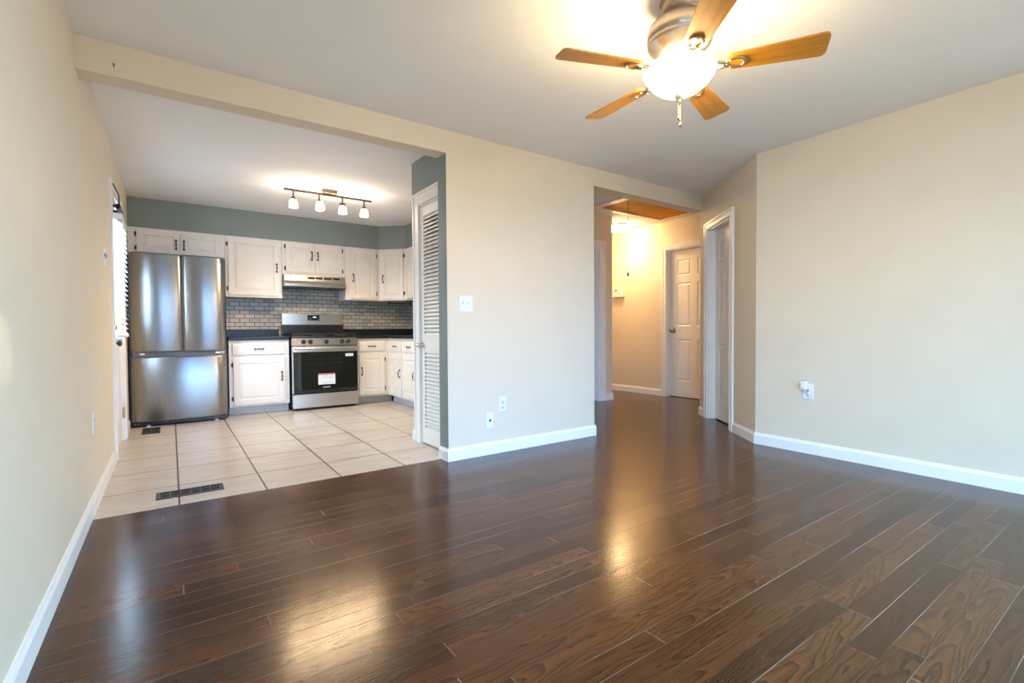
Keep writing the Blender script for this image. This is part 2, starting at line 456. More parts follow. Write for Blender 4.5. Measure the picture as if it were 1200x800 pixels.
# ------------------------------------------------------------------ structure
b = MB(); b.box(-0.5, 6.1, YREAR-0.1, YTILE, -0.06, 0); b.box(XK+0.02, 6.1, YTILE, 7.7, -0.06, 0)
struct('floor', b, 'floor', 'dark brown oak plank floor of the living room and hall', 'floor')
b = MB(); b.box(-0.5, XK+0.02, YTILE, YK+0.1, -0.06, 0.001)
struct('floor_kitchen', b, 'tile', 'beige square tile floor of the kitchen with dark grout', 'floor')
b = MB(); b.box(-0.5, 5.0, YREAR-0.1, YT, ZC, ZC+0.1); b.box(-0.5, 3.1, YT, YK+0.1, ZC, ZC+0.1)
struct('ceiling', b, 'ceil', 'smooth pale ceiling of the living room and kitchen', 'ceiling')
hx0, hx1, hy0, hy1 = 4.49, 5.70, 3.915, 4.42   # attic hatch opening
b = MB(); b.box(3.0, hx0, YT, 7.7, ZHC, ZHC+0.1); b.box(hx1, 6.1, YT-0.2, 7.7, ZHC, ZHC+0.1)
b.box(hx0, hx1, YT-0.2, hy0, ZHC, ZHC+0.1); b.box(hx0, hx1, hy1, 7.7, ZHC, ZHC+0.1)
struct('ceiling_hall', b, 'ceil', 'hall ceiling around the attic hatch', 'ceiling')
b = MB()
dy0, dy1, dz = 4.80, 5.62, 2.05
sy0, sy1, sz0, sz1 = -1.75, -0.45, 0.55, 2.1
b.box(XL-0.12, XL, YREAR-0.1, sy0, 0, ZC); b.box(XL-0.12, XL, sy1, dy0, 0, ZC); b.box(XL-0.12, XL, sy0, sy1, 0, sz0); b.box(XL-0.12, XL, sy0, sy1, sz1, ZC); b.box(XL-0.12, XL, dy1, YK+0.1, 0, ZC); b.box(XL-0.12, XL, dy0, dy1, dz, ZC)
struct('wall_left', b, 'wall', 'long tan wall on the left with the kitchen outside door', 'wall')
b = MB(); b.box(XQ-0.001, XP, YB, YT, 0, ZC)
b.m = 1; b.add([(XP-0.0015,YB+0.001,0),(XP-0.0015,YT,0),(XP-0.0015,YT,ZB),(XP-0.0015,YB+0.001,ZB)], [(0,3,2,1)])
struct('wall_partition', b, ['wall', 'blue'], 'tan partition wall between living room and kitchen with blue end face', 'wall')
b = MB(); b.box(XL, XP, YB, YT, ZB, ZC)
struct('trim_1', b, 'wall', 'tan ceiling beam spanning the kitchen opening', 'beam')
b = MB(); b.box(XQ, AP(1.33)[0], YB, YT, ZH, ZHC+0.1)
struct('trim_2', b, 'wall', 'tan header over the hall opening', 'header')
b = MB(); ry0, ry1, rz0, rz1 = -1.35, -0.15, 0.6, 2.05
b.prism([(XR, ry1), (XR, A2.y), AP(0.02,-0.12), (XR+0.12, A2.y), (XR+0.12, ry1)], 0, ZC)
b.box(XR, XR+0.12, YREAR-0.1, ry0, 0, ZC); b.box(XR, XR+0.12, ry0, ry1, 0, rz0); b.box(XR, XR+0.12, ry0, ry1, rz1, ZC)
struct('wall_right', b, 'wall', 'broad tan wall on the right', 'wall')
# angled wall with a doorway u 0.53..1.17
du0, du1, dzt = 0.53, 1.17, 2.05
b = MB()
b.prism([AP(0), AP(du0), AP(du0,-0.12), AP(0.02,-0.12)], 0, ZHC+0.1)
b.prism([AP(du1), AP(1.41), AP(1.41,-0.12), AP(du1,-0.12)], 0, ZHC+0.1)
b.prism([AP(du0), AP(du1), AP(du1,-0.12), AP(du0,-0.12)], dzt, ZHC+0.1)
b.prism([AP(du0,-0.114), AP(du1,-0.114), AP(du1,-0.12), AP(du0,-0.12)], 0, dzt)  # added slab right behind the closet leaf, keeps sky light from leaking through
struct('wall_angled', b, 'wall', 'short angled tan wall holding the closet door', 'wall')
# hall
b = MB()
hd0, hd1, hdz = 3.64, 4.46, 2.115
b.box(XH, XH+0.14, hd1, 7.7, 0, ZHC); b.box(XH, XH+0.14, 3.2, hd0, 0, ZHC); b.box(XH, XH+0.14, hd0, hd1, hdz, ZHC); b.box(XH+0.125, XH+0.14, hd0, hd1, 0, hdz)  # last slab is added behind the door leaf to block light under it
struct('wall_hall_right', b, 'wall', 'tan hall wall with the white panel door and thermostat', 'wall')
b = MB(); b.box(XD-0.245, XD, YD, YD+0.11, 0, ZHC); b.box(3.0, 4.0, YD, YD+0.11, 0, ZHC); b.box(4.0, XD-0.245, YD, YD+0.11, 2.075, ZHC)
b.box(XD-0.11, XD, YD+0.11, 7.6, 0, ZHC); b.box(XD-0.11, XH+0.14, 7.5, 7.6, 0, ZHC)
struct('wall_hall_corner', b, 'wall', 'tan hall corner wall with a cased doorway', 'wall')
b = MB(); b.box(XQ-0.1, XQ, YT, YD, 0, ZHC); b.box(AP(1.41)[0]-0.02, XH+0.14, 3.1, 3.2, 0, ZHC); b.box(3.9,4.9,6.0,6.1,0,ZHC)
struct('wall_hall_left', b, 'wall', 'hall side walls behind the partition', 'wall')
# kitchen walls
b = MB(); b.box(XL-0.12, XK+0.12, YK, YK+0.12, 0, ZC); b.box(XK, XK+0.12, YT, YK, 0, ZC)
struct('wall_kitchen', b, 'wall', 'kitchen back and side walls behind the cabinets', 'wall')
b = MB(); b.prism([(XL,6.671),(2.42,6.671),(2.70,6.391),(2.70,YPW+0.02),(XK-0.001,YPW+0.02),(XK-0.001,YK),(XL,YK)], 2.12, ZC)
struct('wall_soffit', b, 'blue', 'blue grey soffit above the kitchen cabinets', 'wall')
b = MB()
pd0, pd1, pdz = 3.40, 3.872, 2.045
b.box(XW, XW+0.1, pd1, YPW, 0, ZC); b.box(XW, XW+0.1, YT, pd0, 0, ZC); b.box(XW, XW+0.1, pd0, pd1, pdz, ZC)
b.box(XW+0.1, XK, YPW-0.1, YPW, 0, ZC)
struct('wall_pantry', b, 'blue', 'blue grey pantry wall beside the kitchen with the louvered door', 'wall')
# rear wall with the big window that lights the room (behind the camera)
wx0, wx1, wz0, wz1 = 0.32, 3.1, 0.35, 2.2
b = MB(); b.box(XL-0.12, wx0, YREAR-0.1, YREAR, 0, ZC); b.box(wx1, XR+0.12, YREAR-0.1, YREAR, 0, ZC)
b.box(wx0, wx1, YREAR-0.1, YREAR, 0, wz0); b.box(wx0, wx1, YREAR-0.1, YREAR, wz1, ZC)
struct('wall_rear', b, 'wall', 'tan wall behind the viewer with a wide window', 'wall')
b = MB()
for xx in (wx0, wx0+0.9, wx0+1.8, wx1-0.06): b.box(xx, xx+0.06, YREAR-0.09, YREAR-0.03, wz0, wz1)
for zz in (wz0, wz1-0.06): b.box(wx0, wx1, YREAR-0.09, YREAR-0.03, zz, zz+0.06)
struct('window_1', b, 'trim', 'wide white window behind the viewer', 'window')
b = MB()
for yy in (sy0, (sy0+sy1)/2-0.025, sy1-0.05): b.box(XL-0.09, XL-0.03, yy, yy+0.05, sz0, sz1)
for zz in (sz0, sz1-0.05): b.box(XL-0.089, XL-0.031, sy0+0.05, sy1-0.05, zz, zz+0.05)
struct('window_2', b, 'trim', 'white side window behind the viewer', 'window')
b = MB()
for yy in (ry0, ry1-0.05): b.box(XR+0.03, XR+0.09, yy, yy+0.05, rz0, rz1)
for zz in (rz0, (rz0+rz1)/2, rz1-0.05): b.box(XR+0.031, XR+0.089, ry0+0.05, ry1-0.05, zz, zz+0.05)
struct('window_3', b, 'trim', 'white window in the right wall beside the viewer', 'window')
# backsplash
b = MB(); b.box(0.545, 1.163, YK-0.01, YK, 0.905, 1.40); b.box(1.163, 1.945, YK-0.01, YK, 0.80, 1.68); b.box(1.945, XK-0.01, YK-0.01, YK, 0.905, 1.40)
b.box(XK-0.01, XK, 5.4, YK, 0.905, 1.40)
struct('wall_backsplash', b, 'splash', 'grey and beige marble brick backsplash behind the range', 'backsplash')

# baseboards: profile swept along a wall face
def baseboard(name, p, q, side, label, h=0.095, t=0.013):
    p, q = Vector(p), Vector(q); d = (q-p).normalized(); n = Vector((-d.y, d.x))*side
    prof = [(0,0),(t,0),(t,h-0.022),(t*0.55,h-0.008),(t*0.4,h),(0,h)]
    b = MB()
    rings = [[(pt.x+n.x*o, pt.y+n.y*o, z) for o, z in prof] for pt in (p, q)]
    if side < 0: rings = [r[::-1] for r in rings]
    b.loft(rings[::-1], True, False)
    return struct(name, b, 'trim', label, 'baseboard')
baseboard('baseboard_left', (XL, YREAR), (XL, 4.715), -1, 'white baseboard along the long left wall')
baseboard('baseboard_left.001', (XL, 5.71), (XL, 6.2), -1, 'short white baseboard between outside door and refrigerator')
baseboard('baseboard_partition', (XP-0.013, YB), (XQ+0.013, YB), -1, 'white baseboard along the partition wall')
baseboard('baseboard_partition.001', (XP, YB-0.004), (XP, YT), 1, 'short white baseboard on the blue partition end')
baseboard('baseboard_partition.002', (XQ, YB-0.004), (XQ, YT), -1, 'short white baseboard on the partition end at the hall')
baseboard('baseboard_right', (XR, YREAR), (XR, A2.y+0.004), 1, 'white baseboard along the right wall')
baseboard('baseboard_angled', AP(-0.004), AP(0.455), 1, 'short white baseboard between closet door and right wall')
baseboard('baseboard_angled.001', AP(1.25), AP(1.423), 1, 'tiny white baseboard left of the closet door')
baseboard('baseboard_hall', (XH, 4.53), (XH, 7.5), 1, 'white baseboard along the lit hall wall')
baseboard('baseboard_hall.001', (XD-0.145, YD), (XD+0.013, YD), -1, 'tiny white baseboard at the hall corner')
baseboard('baseboard_hall.002', (XD, YD-0.004), (XD, 7.5), -1, 'white baseboard round the hall corner')
baseboard('baseboard_pantry', (XW, 3.985), (XW, YPW+0.012), 1, 'tiny white baseboard at the pantry corner')
baseboard('baseboard_rear', (XL, YREAR), (XR, YREAR), 1, 'white baseboard under the rear window')

# ------------------------------------------------------------------ doors
def casing_mb(w, h, cw=0.07, t=0.018, left=True, right=True, jamb=0.11):
    "frame around an opening x 0..w, z 0..h; front face at y=0, local -y to the room"
    b = MB()
    def side(x_out, x_in):
        sg = 1 if x_in > x_out else -1
        a = x_out + sg*0.022; c = x_in - sg*0.014
        b.box(x_out, a, -t, 0.0005, 0, h+cw)
        b.box(a, c, -t*0.62, 0.0005, 0, h)
        b.box(c, x_in, -t*0.85, 0.0005, 0, h)
    x0 = x1 = None
    if left: side(-cw, 0.006); x0 = -cw+0.022
    else: x0 = 0.0
    if right: side(w+cw, w-0.006); x1 = w+cw-0.022
    else: x1 = w
    b.box(x0, x1, -t, 0.0005, h+cw-0.022, h+cw)
    b.box(x0, x1, -t*0.62, 0.0005, h+0.014, h+cw-0.022)
    b.box(x0, x1, -t*0.85, 0.0005, h, h+0.014)
    # jambs
    b.box(0.0005, 0.018, 0.001, jamb, 0.001, h); b.box(w-0.018, w-0.0005, 0.001, jamb, 0.001, h); b.box(0.018, w-0.018, 0.001, jamb, h-0.018, h-0.0005)
    return b
def six_panel(w, h, t=0.035, y=0.0):
    "six panel leaf x 0..w, z 0..h, front at y"
    b = MB()
    st = 0.105*w/0.76 + 0.008; mu = 0.10*w/0.76
    pw = (w - 2*st - mu)/2
    zs = [(0.22, 0.80), (0.98, 1.58), (1.68, 1.90)]
    zs = [(a*h/2.03, c*h/2.03) for a, c in zs]
    xs = [(st, st+pw), (st+pw+mu, w-st)]
    d = 0.009
    b.box(0, w, y+d, y+t, 0, h)
    b.box(0, st, y, y+d, 0, h); b.box(w-st, w, y, y+d, 0, h); b.box(st+pw, st+pw+mu, y, y+d, 0, h)
    zz = [0] + [q for p in zs for q in p] + [h]
    for k in range(0, len(zz), 2):
        for (x0, x1) in xs: b.box(x0, x1, y, y+d, zz[k], zz[k+1])
    for (z0, z1) in zs:
        for (x0, x1) in xs:
            b.frustum(x0, x1, z0, z1, y, 0.012, y+d*0.96)
            b.frustum(x0+0.016, x1-0.016, z0+0.016, z1-0.016, y+d, 0.022, y+0.001)
    return b
def knob_mb(x, y, z, r=0.028, out=0.06):
    b = MB(); b.lathe([(0.001,0),(r*1.05,0),(r*1.05,-0.006),(r*0.45,-0.012),(r*0.4,-out*0.45),(r*0.85,-out*0.6),(r,-out*0.78),(r*0.8,-out*0.95),(0.001,-out)], (x, y, z), 24, 'y')
    return b
def lathe_y(b, prof, c, seg=24): return b.lathe(prof, c, seg, 'y')

# hall door (wall facing -X): local x runs towards -Y
d = thing('door_3', 'white six panel door at the end of the lit hall', 'door', (XH, hd1, 0), -PI/2, kind='structure')
w = hd1-hd0
casing_mb(w, hdz, 0.062).build('door_frame', 'trim', d)
six_panel(w-0.04, hdz-0.03).build('door_leaf', 'door', d, (0.02, 0.075, 0.008))
knob_mb(0.02+0.06, 0.075, 0.955, 0.034, 0.07).build('door_knob', 'nickel', d)
# closet door in the angled wall: local x from far (left in view) to near
rz = math.atan2(-DIR.y, -DIR.x)
p = AP(du1)
d = thing('door_4', 'white six panel closet door recessed in the angled wall', 'door', (p[0], p[1], 0), rz, kind='structure')
w = du1-du0
casing_mb(w, dzt, 0.068, 0.02).build('door_frame', 'trim', d)
six_panel(w-0.036, dzt-0.035).build('door_leaf', 'door', d, (0.018, 0.078, 0.014))
knob_mb(w-0.018-0.05, 0.078, 0.955).build('door_knob', 'nickel', d)
# cased doorway of the hall corner (door folded away out of view)
x0 = 4.0; w = XD-0.245-x0
d = thing('door_5', 'white cased doorway left of the hall corner', 'doorway', (x0, YD, 0), 0, kind='structure')
casing_mb(w, 2.075, 0.1, 0.02).build('door_frame', 'trim', d)
six_panel(w-0.04, 2.045).build('door_leaf', 'door', d, (0.02, 0.07, 0.008))

# pantry louvered door
d = thing('door_2', 'white louvered pantry door beside the partition wall', 'door', (XW, pd1, 0), -PI/2, kind='structure')
w = pd1-pd0
casing_mb(w, pdz, 0.105, 0.02, right=False, jamb=0.1).build('door_frame', 'trim', d)
t = 0.03
b = MB(); lw = w-0.012; y0 = 0.004; z0, z1 = 0.014, pdz-0.022
st = 0.062
b.box(0.006, 0.006+st, y0, y0+t, z0, z1); b.box(lw-st, lw, y0, y0+t, z0, z1)
for (a, c) in ((z0, 0.132), (0.786, 0.934), (1.945, z1)): b.box(0.006+st, lw-st, y0, y0+t, a, c)
lf = b.build('door_leaf', 'trim', d, bevel=0.002)
for (a, c, nm) in ((0.132, 0.786, 'louver_panel'), (0.934, 1.945, 'louver_panel')):
    b = MB(); n = int(round((c-a)/0.033)); stp = (c-a)/n
    for k in range(n):
        z = a + k*stp
        # slat tilted, outer (room) edge low
        pr = [(y0+0.001, z+0.001), (y0+0.003, z-0.004+0.004), (y0+t-0.001, z+stp*0.95), (y0+t-0.003, z+stp*0.95+0.004), (y0+0.001, z+0.008)]
        v = [(0.006+st-0.003, yy, zz) for yy, zz in pr] + [(lw-st+0.003, yy, zz) for yy, zz in pr]
        m_ = len(pr)
        b.add(v, [tuple(range(m_)), tuple(range(2*m_-1, m_-1, -1))] + [(i, m_+i, m_+(i+1)%m_, (i+1)%m_) for i in range(m_)])
    b.build(nm, 'trim', d)
knob_mb(0.006+st*0.5, y0, 0.85, 0.022, 0.055).build('door_knob', 'chrome', d)

# outside kitchen door on the left wall (wall facing +X): local x runs to +Y
d = thing('door_1', 'white outside kitchen door with glazed upper half', 'door', (XL, dy0, 0), PI/2, kind='structure')
w = dy1-dy0
casing_mb(w, dz, 0.085, 0.02).build('door_frame', 'trim', d)
b = MB(); y0 = 0.012; t = 0.042; lx0, lx1 = 0.02, w-0.02; lz0, lz1 = 0.02, dz-0.022
gx0, gx1, gz0, gz1 = 0.135, w-0.135, 0.94, 1.88
b.box(lx0, gx0, y0, y0+t, lz0, lz1); b.box(gx1, lx1, y0, y0+t, lz0, lz1); b.box(gx0, gx1, y0, y0+t, gz1, lz1); b.box(gx0, gx1, y0, y0+t, lz0, gz0)
for (a, c) in ((gx0, w/2-0.04), (w/2+0.04, gx1)):
    for (e, f) in ((0.2, 0.80),):
        b.box(a, a+0.014, y0-0.008, y0, e, f); b.box(c-0.014, c, y0-0.008, y0, e, f); b.box(a, c, y0-0.008, y0, e, e+0.014); b.box(a, c, y0-0.008, y0, f-0.014, f)
        b.frustum(a+0.03, c-0.03, e+0.03, f-0.03, y0, 0.02, y0-0.006)
b.build('door_leaf', 'door', d, bevel=0.002)
b = MB(); b.box(gx0, gx1, y0+0.018, y0+0.024, gz0, gz1); b.build('window_pane', 'glass', d)
b = MB()
for (a, c, e, f) in ((gx0-0.03, gx0, gz0-0.03, gz1+0.03), (gx1, gx1+0.03, gz0-0.03, gz1+0.03), (gx0, gx1, gz0-0.03, gz0), (gx0, gx1, gz1, gz1+0.03)): b.box(a, c, y0-0.012, y0, e, f)
b.build('window_frame', 'trim', d, bevel=0.003)
b = knob_mb(0.085, y0, 0.89, 0.026, 0.06); b.build('door_knob', 'bronze', d)
b = MB(); b.lathe([(0.001,0),(0.026,0),(0.026,-0.01),(0.012,-0.013),(0.012,-0.022),(0.001,-0.022)], (0.085, y0, 1.01), 24, 'y'); b.box(0.079,0.091,y0-0.032,y0-0.02,0.99,1.03); b.build('deadbolt', 'bronze', d)
for zz in (0.25, 1.05, 1.82):
    b = MB(); b.cyl((lx1+0.008, -0.004, zz-0.05), (lx1+0.008, -0.004, zz+0.05), 0.007, seg=10); b.box(lx1-0.02, lx1+0.02, -0.002, 0.004, zz-0.045, zz+0.045); b.build('hinge', 'brass', d)
b = MB(); b.cyl((0.16, -0.036, 1.975), (0.42, -0.036, 1.975), 0.019, seg=16); b.box(0.15, 0.18, -0.040, 0.012, 1.965, 1.985); b.box(0.38, 0.41, -0.040, 0.012, 1.965, 1.985)
cl = b.build('door_closer', 'black', d)
b = MB(); b.tube([(0.17, -0.045, 1.99), (0.06, -0.05, 2.04), (-0.05, -0.025, 2.10)], 0.005, 6); b.build('closer_arm', 'black', cl)

# ------------------------------------------------------------------ window blind on that door
d = thing('window_blind', 'white horizontal slat blind hung over the glass of the outside kitchen door', 'blind', (XL, dy0, 0), PI/2)
bx0, bx1 = 0.12, w-0.12
b = MB(); b.box(bx0, bx1, -0.062, -0.004, 1.865, 1.915); b.build('headrail', 'slat', d, bevel=0.003)
b = MB(); n = 22; zb0, zb1 = 0.975, 1.85
for k in range(n):
    z = zb0 + (zb1-zb0)*k/(n-1)
    dzs = 0.015
    b.add([(bx0,-0.058,z-dzs),(bx1,-0.058,z-dzs),(bx1,-0.010,z+dzs),(bx0,-0.010,z+dzs),(bx0,-0.058,z-dzs+0.003),(bx1,-0.058,z-dzs+0.003),(bx1,-0.010,z+dzs+0.003),(bx0,-0.010,z+dzs+0.003)],
          [(0,3,2,1),(4,5,6,7),(0,1,5,4),(1,2,6,5),(2,3,7,6),(3,0,4,7)])
b.build('slats', 'slat', d)
b = MB(); b.box(bx0, bx1, -0.058, -0.010, 0.935, 0.957); b.build('bottom_rail', 'slat', d, bevel=0.004)
for xx in (bx0+0.08, bx1-0.08):
    b = MB(); b.cyl((xx, -0.034, 0.95), (xx, -0.034, 1.88), 0.0016, seg=6); b.build('ladder_cord', 'slat', d)
b = MB(); b.cyl((bx0+0.03, -0.068, 1.30), (bx0+0.03, -0.066, 1.88), 0.004, seg=8); b.build('tilt_wand', 'plastic', d)

# ------------------------------------------------------------------ refrigerator
FX0, FX1, FY = -0.332, 0.508, 6.181
d = thing('refrigerator', 'stainless steel french door refrigerator with bottom freezer drawer', 'refrigerator', ((FX0+FX1)/2, 6.58, 0))
ox, oy = (FX0+FX1)/2, 6.58
b = MB(); b.box(-0.352-ox, FX1+0.004-ox, FY+0.075-oy, 6.97-oy, 0.025, 1.755); b.build('cabinet', 'black', d, bevel=0.006)
def fridge_front(x0, x1, z0, z1, lround, rround, bulge=0.022):
    "contoured door: gently bowed front with a rolled edge"
    b = MB(); n = 28; ringsz = []
    pts = []
    W_ = x1-x0
    for i in range(n+1):
        u = i/n; x = x0 + W_*u
        y = FY + bulge*(2*u-1)**2
        for (e, on) in ((u*W_, lround), ((1-u)*W_, rround)):
            if on and e < 0.075: y += 0.036*((0.075-e)/0.075)**2
            elif not on and e < 0.012: y += 0.01*((0.012-e)/0.012)**2
        pts.append((x-ox, y-oy))
    back = FY+0.07-oy
    prof = pts + [(x1-ox, back), (x0-ox, back)]
    m_ = len(prof)
    zz = [z0, z0+0.004, z0+0.012, (z0+z1)/2, z1-0.02, z1-0.008, z1]
    off = [0.012, 0.004, 0, 0, 0, 0.006, 0.02]
    rings = [[(x, min(y+o, back), z) if k < n+1 else (x, y, z) for k, (x, y) in enumerate(prof)] for z, o in zip(zz, off)]
    b.loft(rings, True, True)
    return b
g = 0.005
xm = 0.105
def setsmooth(o):
    md = o.modifiers.new('edges', 'EDGE_SPLIT'); md.split_angle = math.radians(40)
ld = fridge_front(FX0, xm-g, 0.77, 1.79, True, False).build('door', 'steel', d); setsmooth(ld)
rd = fridge_front(xm+g, FX1, 0.77, 1.79, False, True).build('door', 'steel', d); setsmooth(rd)
fd = fridge_front(FX0, FX1, 0.055, 0.722, True, True, 0.028).build('freezer_drawer', 'steel', d); setsmooth(fd)
b = MB(); b.box(FX0+0.012-ox, FX1-0.012-ox, FY+0.035-oy, FY+0.075-oy, 0.715, 0.78); b.build('gasket_strip', 'greymetal', d)
b = MB(); b.box(xm-g-ox, xm+g-ox, FY+0.03-oy, FY+0.075-oy, 0.77, 1.785); b.build('door_gasket', 'black', d)
for xx in (-0.24, 0.42):
    b = MB(); b.box(xx-0.02-ox, xx+0.02-ox, FY+0.018-oy, FY+0.04-oy, 0.742, 0.758); b.build('hinge_cap', 'plastic', d)
b = MB(); b.box(FX0+0.01-ox, FX1-0.01-ox, FY+0.03-oy, FY+0.08-oy, 0.02, 0.055); b.build('kick_grille', 'black', d)
for xx in (-0.2, 0.40):
    b = MB(); b.cyl((xx-ox, FY+0.06-oy, 0.001), (xx-ox, FY+0.06-oy, 0.03), 0.02, seg=14); b.build('levelling_foot', 'plastic', d)
b = MB()
b.box(0.395-ox, 0.478-ox, FY+0.0150-oy, FY+0.03-oy, 1.728, 1.738)
b.build('name_badge', 'greymetal', rd, (0,0,0))
b = MB(); b.box(0.44-ox, 0.485-ox, FY+0.034-oy, FY+0.037-oy, 0.738, 0.765); b.build('energy_sticker', 'labelgrey', d)

# ------------------------------------------------------------------ cabinets
def cab_door(x0, x1, z0, z1, fr=0.058):
    b = MB(); t = 0.019; d_ = 0.0045
    b.box(x0, x1, -t+d_, 0, z0, z1)
    b.box(x0, x0+fr, -t, -t+d_, z0, z1); b.box(x1-fr, x1, -t, -t+d_, z0, z1)
    b.box(x0+fr, x1-fr, -t, -t+d_, z0, z0+fr); b.box(x0+fr, x1-fr, -t, -t+d_, z1-fr, z1)
    b.frustum(x0+fr, x1-fr, z0+fr, z1-fr, -t, 0.006, -t+d_*0.98)
    b.frustum(x0+fr+0.012, x1-fr-0.012, z0+fr+0.012, z1-fr-0.012, -t+d_, 0.022, -t+0.0005)
    return b
def pull(x, z, vertical=True, ln=0.11):
    b = MB(); y = -0.019
    def P(a, o): return (x, y-o, z+a) if vertical else (x+a, y-o, z)
    h = ln/2
    pts = [P(h*c, 0.004+0.022*math.sqrt(max(0, 1-abs(c)**2.5))) for c in [-0.86,-0.7,-0.45,-0.2,0,0.2,0.45,0.7,0.86]]
    b.tube(pts, [0.005,0.006,0.005,0.006,0.009,0.006,0.005,0.006,0.005], 8)
    for sgn in (-1, 1):
        c = P(sgn*h*0.84, 0.002)
        # leaf shaped back plate
        e1, e2 = P(sgn*h*0.55, 0.003), P(sgn*h*1.12, 0.003)
        b.tube([e1, P(sgn*h*0.72,0.003), c, P(sgn*h*1.0,0.003), e2], [0.002,0.009,0.013,0.008,0.001], 8)
    return b
def hinge(x, z, side):
    b = MB(); b.cyl((x, -0.012, z-0.023), (x, -0.012, z+0.023), 0.0055, seg=10); b.ball((x,-0.012,z+0.026),0.0055,8); b.ball((x,-0.012,z-0.026),0.0055,8)
    b.box(x, x+side*0.016, -0.004, 0.0005, z-0.02, z+0.02)
    return b
def cabinet(name, label, loc, rz, w, z0, z1, depth, doors, drawers=(), toe=False, face=None, cut=0.0):
    """doors: (x0,x1,z0,z1,hinge_side 'l'/'r', handle z or None, hinge material); local front at y=0"""
    d = thing(name, label, 'cabinet', loc, rz)
    b = MB()
    if toe:
        b.box(0, w, 0, depth, z0+0.1, z1)
    else:
        b.box(0, w, 0, depth, z0, z1)
    b.build('body', 'cab', d, bevel=0.0015)
    if toe:
        b = MB(); b.box(0.0, w+(0.0735 if w < 0.5 else 0), 0.075, (0.095 if w < 0.5 else depth-0.02), z0+0.002, z0+0.098); b.build('toe_kick', 'toe', d)
    for (x0, x1, a, c, hs, hz, hm) in doors:
        fr = 0.06 if c-a > 0.4 else 0.05
        if x1-x0 < 0.3: fr = 0.045
        dr = cab_door(x0, x1, a, c, fr).build('door', 'cab', d, bevel=0.0025)
        hx = x1-0.032 if hs == 'l' else x0+0.032
        if hz is not None: pull(hx, hz, True).build('handle', 'bronze', dr)
        for zz in (a+0.075 if c-a > 0.4 else a+0.045, c-0.075 if c-a > 0.4 else c-0.045):
            sx = -1 if hs == 'l' else 1
            hinge((x0-0.004) if hs == 'l' else (x1+0.004), zz, sx).build('hinge', hm, d)
    for (x0, x1, a, c) in drawers:
        b = MB(); b.box(x0, x1, -0.019, 0, a, c)
        dr = b.build('drawer', 'cab', d, bevel=0.007)
        b = MB(); b.frustum(x0+0.02, x1-0.02, a+0.02, c-0.02, -0.0190, 0.008, -0.0215); b.build('drawer_field', 'cab', dr)
        pull((x0+x1)/2, (a+c)/2, False, 0.10).build('handle', 'bronze', dr)
    return d
UY, UT, UB = 6.671, 2.118, 1.398
e = 0.0015
ud = YK-0.012-UY
cabinet('upper_cabinet', 'white two door wall cabinet above the refrigerator', (XL+e, UY, 0), 0, 0.545-XL-2*e, 1.83, UT, ud,
        [(0.074, 0.461, 1.85, 2.09, 'l', 1.955, 'bronze'), (0.470, 0.852, 1.85, 2.09, 'r', 1.955, 'cab')])
cabinet('upper_cabinet.001', 'white tall single door wall cabinet between refrigerator and hood', (0.545+e, UY, 0), 0, 1.163-0.545-2*e, UB-0.005, UT, ud,
        [(0.027, 0.585, UB+0.02, 2.095, 'l', 1.765, 'bronze')])
cabinet('upper_cabinet.002', 'white two door wall cabinet above the range hood', (1.163+e, UY, 0), 0, 0.782-2*e, 1.695, UT, ud,
        [(0.043, 0.386, 1.73, 2.095, 'l', 1.95, 'bronze'), (0.394, 0.737, 1.73, 2.095, 'r', 1.95, 'bronze')])
cabinet('upper_cabinet.003', 'white narrow single door wall cabinet right of the range hood', (1.945+e, UY, 0), 0, 0.475-2*e, UB, UT, ud,
        [(0.07, 0.425, UB+0.02, 2.095, 'r', 1.70, 'bronze')])
# diagonal corner cabinet
d = thing('upper_cabinet', 'white diagonal corner wall cabinet', 'cabinet', (2.42, UY, 0), -PI/4)
b = MB()
dl = math.hypot(0.28, 0.28)
def loc45(x, y):
    v = Vector((x-2.42, y-UY)); c, s = math.cos(PI/4), math.sin(PI/4)
    return (v.x*c - v.y*s, v.x*s + v.y*c)
b.prism([loc45(*q) for q in ((2.42+e,UY),(2.70,6.391+e),(XK-0.012,6.391+e),(XK-0.012,YK-0.012),(2.42+e,YK-0.012))], UB, UT); b.build('body', 'cab', d, bevel=0.0015)
dr = cab_door(0.035, dl-0.035, UB+0.02, 2.095, 0.055).build('door', 'cab', d, bevel=0.0025)
pull(0.065, 1.70).build('handle', 'bronze', dr)
for zz in (UB+0.1, 2.02): hinge(dl-0.031, zz, 1).build('hinge', 'bronze', d)
cabinet('upper_cabinet', 'white wall cabinet on the side wall, mostly hidden behind the pantry', (2.70, 6.391-e, 0), -PI/2, 0.95, UB, UT, XK-0.012-2.70,
        [(0.06, 0.45, UB+0.02, 2.095, 'l', 1.70, 'bronze'), (0.47, 0.86, UB+0.02, 2.095, 'r', 1.70, 'bronze')])
